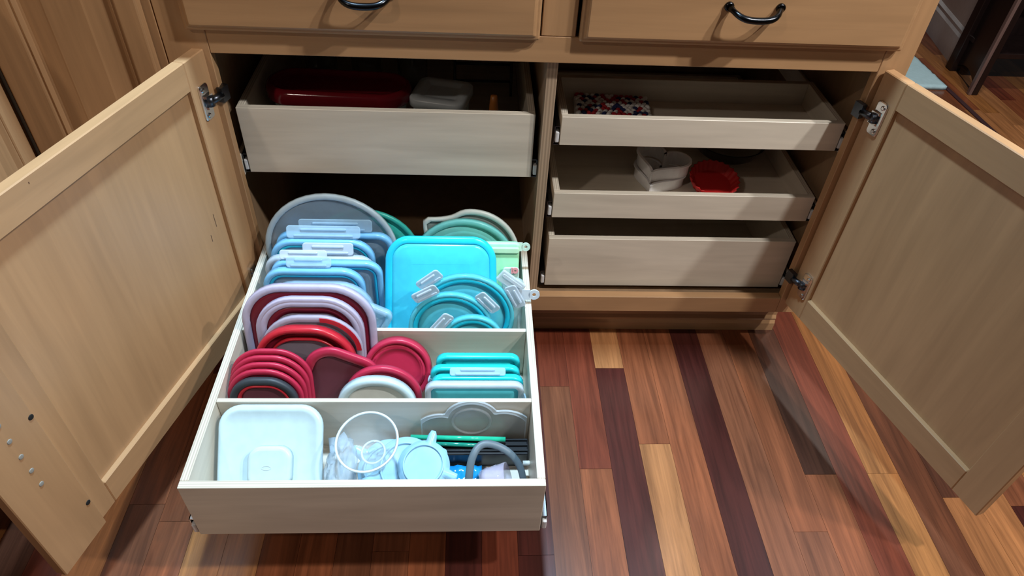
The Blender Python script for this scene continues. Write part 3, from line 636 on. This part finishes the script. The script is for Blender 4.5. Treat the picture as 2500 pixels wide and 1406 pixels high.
# clear lobed lid leaning on the front divider
e = lroot('lobed_lid', 'clear three-lobed lid leaning on the front divider at the right', 'lid', lidM(.430, -.3965, ZF + .0, 2, .118), GR3)
def lobes(i):
    top = []
    for q in range(49):
        x = -.088 + .176 * q / 48; y = -.05
        for cx, cy, rr_ in ((-.004, .020, .046), (-.056, -.012, .045), (.050, -.010, .052)):
            if abs(x - cx) < rr_ - i: y = max(y, cy + sqrt((rr_ - i) ** 2 - (x - cx) ** 2))
        top.append((x * (1 - i * 4), y))
    return [(-.088 * (1 - i * 4), -.057 + i)] + top + [(.088 * (1 - i * 4), -.057 + i)]
clo = plastic('faint_clear', (.50, .54, .56), .30, .2); clr_e = plastic('faint_clear_edge', (.66, .74, .80), .42, .2)
A_, B_ = lobes(0), lobes(.006)
MB().loft([[(x, y, -.001) for x, y in A_], [(x, y, .003) for x, y in A_], [(x, y, .003) for x, y in B_], [(x, y, -.001) for x, y in B_]], loop=True, smooth=False).build('rim', clr_e, e)
MB().loft([[(x, y, z) for x, y in lobes(.0064)] for z in (-.0005, .0012)], smooth=False).build('lid_panel', clo, e)
b = MB(); N = 32; b.loft([[(-.004 + rad * cos(2 * pi * j / N), .016 + rad * sin(2 * pi * j / N), z) for j in range(N)] for rad, z in ((.034, .0013), (.033, .004), (.030, .004), (.029, .0013))], loop=True).build('inner_ring', clo, e)
# black tray, straws, blue sachet, handle, ribbed cup, red cap
e = empty('ridged_bar', (.44, -.418, ZF + .0008)); tag(e, 'black ridged plastic bar lying across the tray below the straws', 'bar', GR3)
b = MB().box(-.082, .082, -.016, .016, 0, .038); b.build('bar_body', blackp, e, None, .003, 2)
b = MB(); [b.box(-.08, .08, y, y + .003, .0382, .0415) for y in (-.012, -.0015, .009)]; b.build('ridge', blackp, e)
green = plastic('green_anodised', (.02, .45, .28), 1, .12); gteal = plastic('dark_green_anodised', (.01, .22, .16), 1, .15)
def straw(label, p0, p1, r, m):
    d = Vector(p1) - Vector(p0); Ms = d.to_track_quat('Z', 'Y').to_matrix().to_4x4(); L = d.length
    o = MB().lathe([(r, 0), (r, L), (r * .75, L), (r * .75, 0)], 14, loop=True).build('straw', m); o.matrix_world = Matrix.Translation(p0) @ Ms; tag(o, label, 'straw', GR3)
straw('shiny green metal straw, upper of the two', (.325, -.4075, ZF + .050), (.483, -.4135, ZF + .051), .0042, green)
straw('dark green metal straw just below the shiny one', (.325, -.4175, ZF + .047), (.474, -.4235, ZF + .047), .0036, gteal)
b = MB(); N = 10
g_ = [[(-.034 + .068 * i / N, -.019 + .038 * j / 6, .009 + .0025 * sin(i * 1.9 + j) + (.005 if j > 3 else 0)) for i in range(N + 1)] for j in range(7)]
vs_ = [p for r in g_ for p in r]; nb = len(vs_); vs_ += [(x, y, z - .004) for x, y, z in vs_]; fs_ = []
for j in range(6):
    for i in range(N): a = j * (N + 1) + i; q = (a, a + 1, a + N + 2, a + N + 1); fs_ += [q, tuple(nb + v for v in reversed(q))]
bd = list(range(N + 1)) + [j * (N + 1) + N for j in range(1, 7)] + [6 * (N + 1) + i for i in range(N - 1, -1, -1)] + [j * (N + 1) for j in range(5, 0, -1)]
for a, c_ in zip(bd, bd[1:] + bd[:1]): fs_.append((a, nb + a, nb + c_, c_))
o = b.add(vs_, fs_, True).build('foil_sachet', plastic('blue_foil', (.01, .25, .62), 1, .15), None, (.410, -.458, ZF - .0005)); tag(o, 'glossy blue foil sachet lying on the tray floor', 'sachet', GR3)
# grey looped handle
pts = [(.421, -.505, ZF + .008), (.422, -.49, ZF + .045), (.427, -.467, ZF + .074), (.44, -.448, ZF + .083), (.46, -.445, ZF + .082), (.485, -.452, ZF + .072), (.503, -.464, ZF + .054), (.5105, -.478, ZF + .034), (.512, -.488, ZF + .008)]
def spline(P, n=6):
    out = []; P = [Vector(p) for p in P]; Q = [2 * P[0] - P[1]] + P + [2 * P[-1] - P[-2]]
    for i in range(1, len(Q) - 2):
        for s_ in range(n):
            t = s_ / n; a, b_, c_, d_ = Q[i - 1], Q[i], Q[i + 1], Q[i + 2]
            out.append(.5 * ((2 * b_) + (c_ - a) * t + (2 * a - 5 * b_ + 4 * c_ - d_) * t * t + (3 * b_ - a - 3 * c_ + d_) * t ** 3))
    out.append(P[-1]); return out
e = empty('looped_handle', (.466, -.5, ZF)); tag(e, 'grey rubber looped handle standing at the right front corner', 'handle', GR3)
MB().tube([p - Vector((.466, -.5, ZF)) for p in spline(pts)], .0062, 10, flat=.6).build('loop', plastic('slate_rubber', (.11, .15, .18), 1, .45), e)
MB().box(-.052, -.039, -.014, .002, .001, .012).build('foot', rubber, e, None, .002); MB().box(.039, .0525, .005, .020, .001, .012).build('foot', rubber, e, None, .002)
cl2 = plastic('cup_clear', (.58, .56, .74), .42, .06)
Mc = T((.446, -.488, ZF + .0315)) @ RY(72) @ RZ(0)
pr = [(.024, 0), (.027, .012), (.0262, .014), (.0285, .026), (.0278, .028), (.030, .042), (.0285, .042), (.026, .028), (.0267, .026), (.0245, .014), (.0252, .012), (.0225, .0015), (.001, .0015)]
o = MB().lathe([(.001, 0)] + pr, 32).build('ribbed_cup', cl2); o.matrix_world = Mc; tag(o, 'clear ribbed plastic cup lying on its side below the grey loop', 'cup', GR3)
o = MB().lathe([(.001, 0), (.017, 0), (.0175, .008), (.016, .009), (.0155, .003), (.001, .003)], 28).build('red_cap', red, None, (.492, -.5125, ZF + .0006)); tag(o, 'small red round cap on the tray floor at the front right corner', 'cup', GR3)  # a small round red cap
o = MB().lathe([(.001, 0), (.004, 0), (.0042, .010), (.003, .012), (.001, .012)], 14).build('shelf_peg', bonep); o.matrix_world = T((.5115, -.449, ZF + .0345)) @ RY(90) ; tag(o, 'small bone-white peg on the inside of the right tray wall', 'peg', GR3)

# ------------------------------------------------------------------ upper left tray contents
ZA = .4451 + .012
e = empty('covered_dish', (.168, .150, ZA + .0006), radians(-3)); tag(e, 'long oval white dish with a glossy dark red lid in the upper left tray', 'dish')
L = Lid(.262, .098, .048, 10); L.plate([(.016, 0), (.010, .004), (.004, .09)]).build('dish_body', bonep, e)
L = Lid(.276, .112, .055, 10); L.plate([(.002, .0902), (.0, .093), (0, .108), (.004, .116), (.010, .118), (.014, .1165), (.018, .113), (.03, .1128)]).build('lid', plastic('burgundy_gloss', (.22, .008, .018), 1, .12), e)
e = empty('food_container', (.363, .145, ZA + .0006), radians(-13)); tag(e, 'small white plastic container with a frosted lid beside the red lidded dish', 'container')
L = Lid(.100, .094, .016, 6); L.plate([(.010, 0), (.008, .004), (.002, .096)]).build('container_body', whitep, e)
L = Lid(.108, .102, .02, 6); L.plate([(0, .090), (0, .104), (.003, .107), (.020, .107), (.023, .102), (.028, .1018)]).build('lid', plastic('frosted_grey', (.62, .70, .76), .95, .3), e)
o = MB().lathe([(.001, 0), (.009, 0), (.009, .085), (.0075, .10), (.0065, .112), (.001, .113)], 20).build('bottle', plastic('amber_brown', (.40, .14, .03), 1, .35), None, (.463, .118, ZA + .0006)); tag(o, 'small bottle with a brown-orange tip at the right of the upper left tray', 'bottle')
rk = empty('wire_rack', (.445, .34, ZA + .0036)); tag(rk, 'black wire rack standing dark in the back of the upper left tray', 'rack')
b = MB(); [b.tube([(-.06, 0.02 * k, .03 + .030 * k), (.06, 0.02 * k, .03 + .030 * k)], .0028, 6) for k in range(4)]; b.build('cross_wire', steel_d, rk)
for s in (-1, 1): MB().tube([(.062 * s, -.01, 0), (.062 * s, .0, .03), (.062 * s, .065, .13)], .003, 6).build('side_wire', steel_d, rk)
for i, (x, y) in enumerate(((.10, .33), (.19, .37), (.29, .36))):
    o = MB().lathe([(.001, 0), (.032, 0), (.034, .09), (.028, .105), (.028, .118), (.025, .118), (.025, .104), (.031, .088), (.029, .004), (.001, .004)], 28).build('glass_jar', glass('dim_glass', (.8, .86, .9)), None, (x, y, ZA + .0006))
    tag(o, 'clear glass jar standing behind the red lidded dish, %s' % ('at the left', 'in the middle', 'at the right')[i], 'jar', 'glass jars in the upper left tray')

# ------------------------------------------------------------------ upper right tray: crocheted dishcloth
ZB_ = .5165 + .012
e = empty('dishcloth', (.697, .144, ZB_ + .0008), radians(-4)); tag(e, 'red, white and blue crocheted dishcloth folded in the top right tray', 'dishcloth')
wool = [plastic('white_yarn', (.80, .80, .80), 1, .95), plastic('red_yarn', (.42, .02, .03), 1, .95), plastic('navy_yarn', (.02, .03, .12), 1, .95)]
Lid(.150, .082, .012, 5).plate([(.004, 0), (.0, .003), (.0, .010), (.003, .0125)]).build('cloth_fold', wool[0], e)
mbs = [MB(), MB(), MB()]; rnd = random.Random(4)
for i in range(15):
    for j in range(9):
        x = -.068 + i * .0098 + (j % 2) * .004 + rnd.uniform(-.001, .001); y = -.036 + j * .009
        q = noise.noise((x * 85, y * 85, .7)); c_ = 1 if q > .15 else (2 if q < -.24 else 0)
        if abs(x) > .071: continue
        M = T((x, y, .0135)) @ RZ(rnd.choice((35, -35))) 
        mbs[c_].loft([[(a * cos(2 * pi * k / 7), a * .6 * sin(2 * pi * k / 7), z) for k in range(7)] for a, z in ((.0058, -.002), (.0060, .001), (.0040, .0036), (.0012, .0042))], M=M)
for m_, n_, w_ in zip(mbs, ('white_stitches', 'red_stitches', 'navy_stitches'), wool):
    o = m_.build(n_, w_, e); o['kind'] = 'stuff'

# ------------------------------------------------------------------ middle right tray
ZC_ = .3493 + .012
def heart(s, off=0.0, n=48):
    out = []
    for i in range(n):
        t = 2 * pi * i / n; x = 16 * sin(t) ** 3; y = 13 * cos(t) - 5 * cos(2 * t) - 2 * cos(3 * t) - cos(4 * t)
        out.append((x * s / 17, y * s / 17))
    if off:
        res = []
        for i in range(n):
            a, b_, c_ = Vector(out[i - 1]), Vector(out[i]), Vector(out[(i + 1) % n]); d_ = (c_ - a)
            nn = Vector((d_.y, -d_.x)).normalized() if d_.length > 1e-9 else Vector((0, 0)); res.append(tuple(b_ - nn * off))
        return res
    return out
wcut = plastic('bright_white', (.80, .80, .82), 1, .3)
def cutter(label, loc, rz, s, h):
    e = empty('cookie_cutter', loc, rz); tag(e, label, 'cutter', 'white heart cookie cutters')
    o_, i_ = heart(s), heart(s, -.0016); lp = heart(s, .004)
    MB().loft([[(x, y, z) for x, y in P] for P, z in ((o_, 0), (o_, h), (i_, h), (i_, 0))], loop=True, smooth=False).build('band', wcut, e)
    MB().loft([[(x, y, z) for x, y in P] for P, z in ((lp, h), (lp, h + .003), (i_, h + .003), (i_, h))], loop=True, smooth=False).build('lip', wcut, e)
cutter('white plastic heart cookie cutter, lower of the stacked pair', (.820, .150, ZC_ + .0006), radians(-27), .057, .024)
cutter('white plastic heart cookie cutter, upper of the stacked pair', (.823, .154, ZC_ + .0285), radians(-31), .060, .026)
b = MB(); N = 96
def flut(r, z, a=.0022): return [((r + a * cos(24 * 2 * pi * j / N)) * cos(2 * pi * j / N), (r + a * cos(24 * 2 * pi * j / N)) * sin(2 * pi * j / N), z) for j in range(N)]
b.loft([flut(.040, 0, 0), flut(.043, .001, .001), flut(.052, .022), flut(.050, .022), flut(.041, .003, .001), flut(.038, .003, 0)], smooth=True)
o = b.build('tart_mould', plastic('red_silicone', (.40, .012, .012), 1, .45)); o.matrix_world = T((.9335, .125, ZC_ + .0125)) @ RX(12); tag(o, 'red fluted round silicone mould in the middle right tray', 'mould')
pr = [(.03, 0), (.05, .006), (.07, .022), (.080, .045), (.082, .046), (.079, .046), (.068, .0235), (.048, .009), (.001, .0035)]
o = MB().lathe([(.001, 0)] + pr, 40).build('glass_dish', glass('dish_glass', (.9, .95, .95)), None, (1.0, .262, ZC_ + .0006)); tag(o, 'clear glass dish standing behind the red mould in the middle right tray', 'dish')
# pale bundle far behind the top right tray
o = blob('folded_towel', 'pale grey bundle lying dark at the back above the trays', 'towel', (.90, .40, .575), .14, .07, .03, plastic('grey_cloth', (.4, .42, .44), 1, .9), 9.0, .2, None)
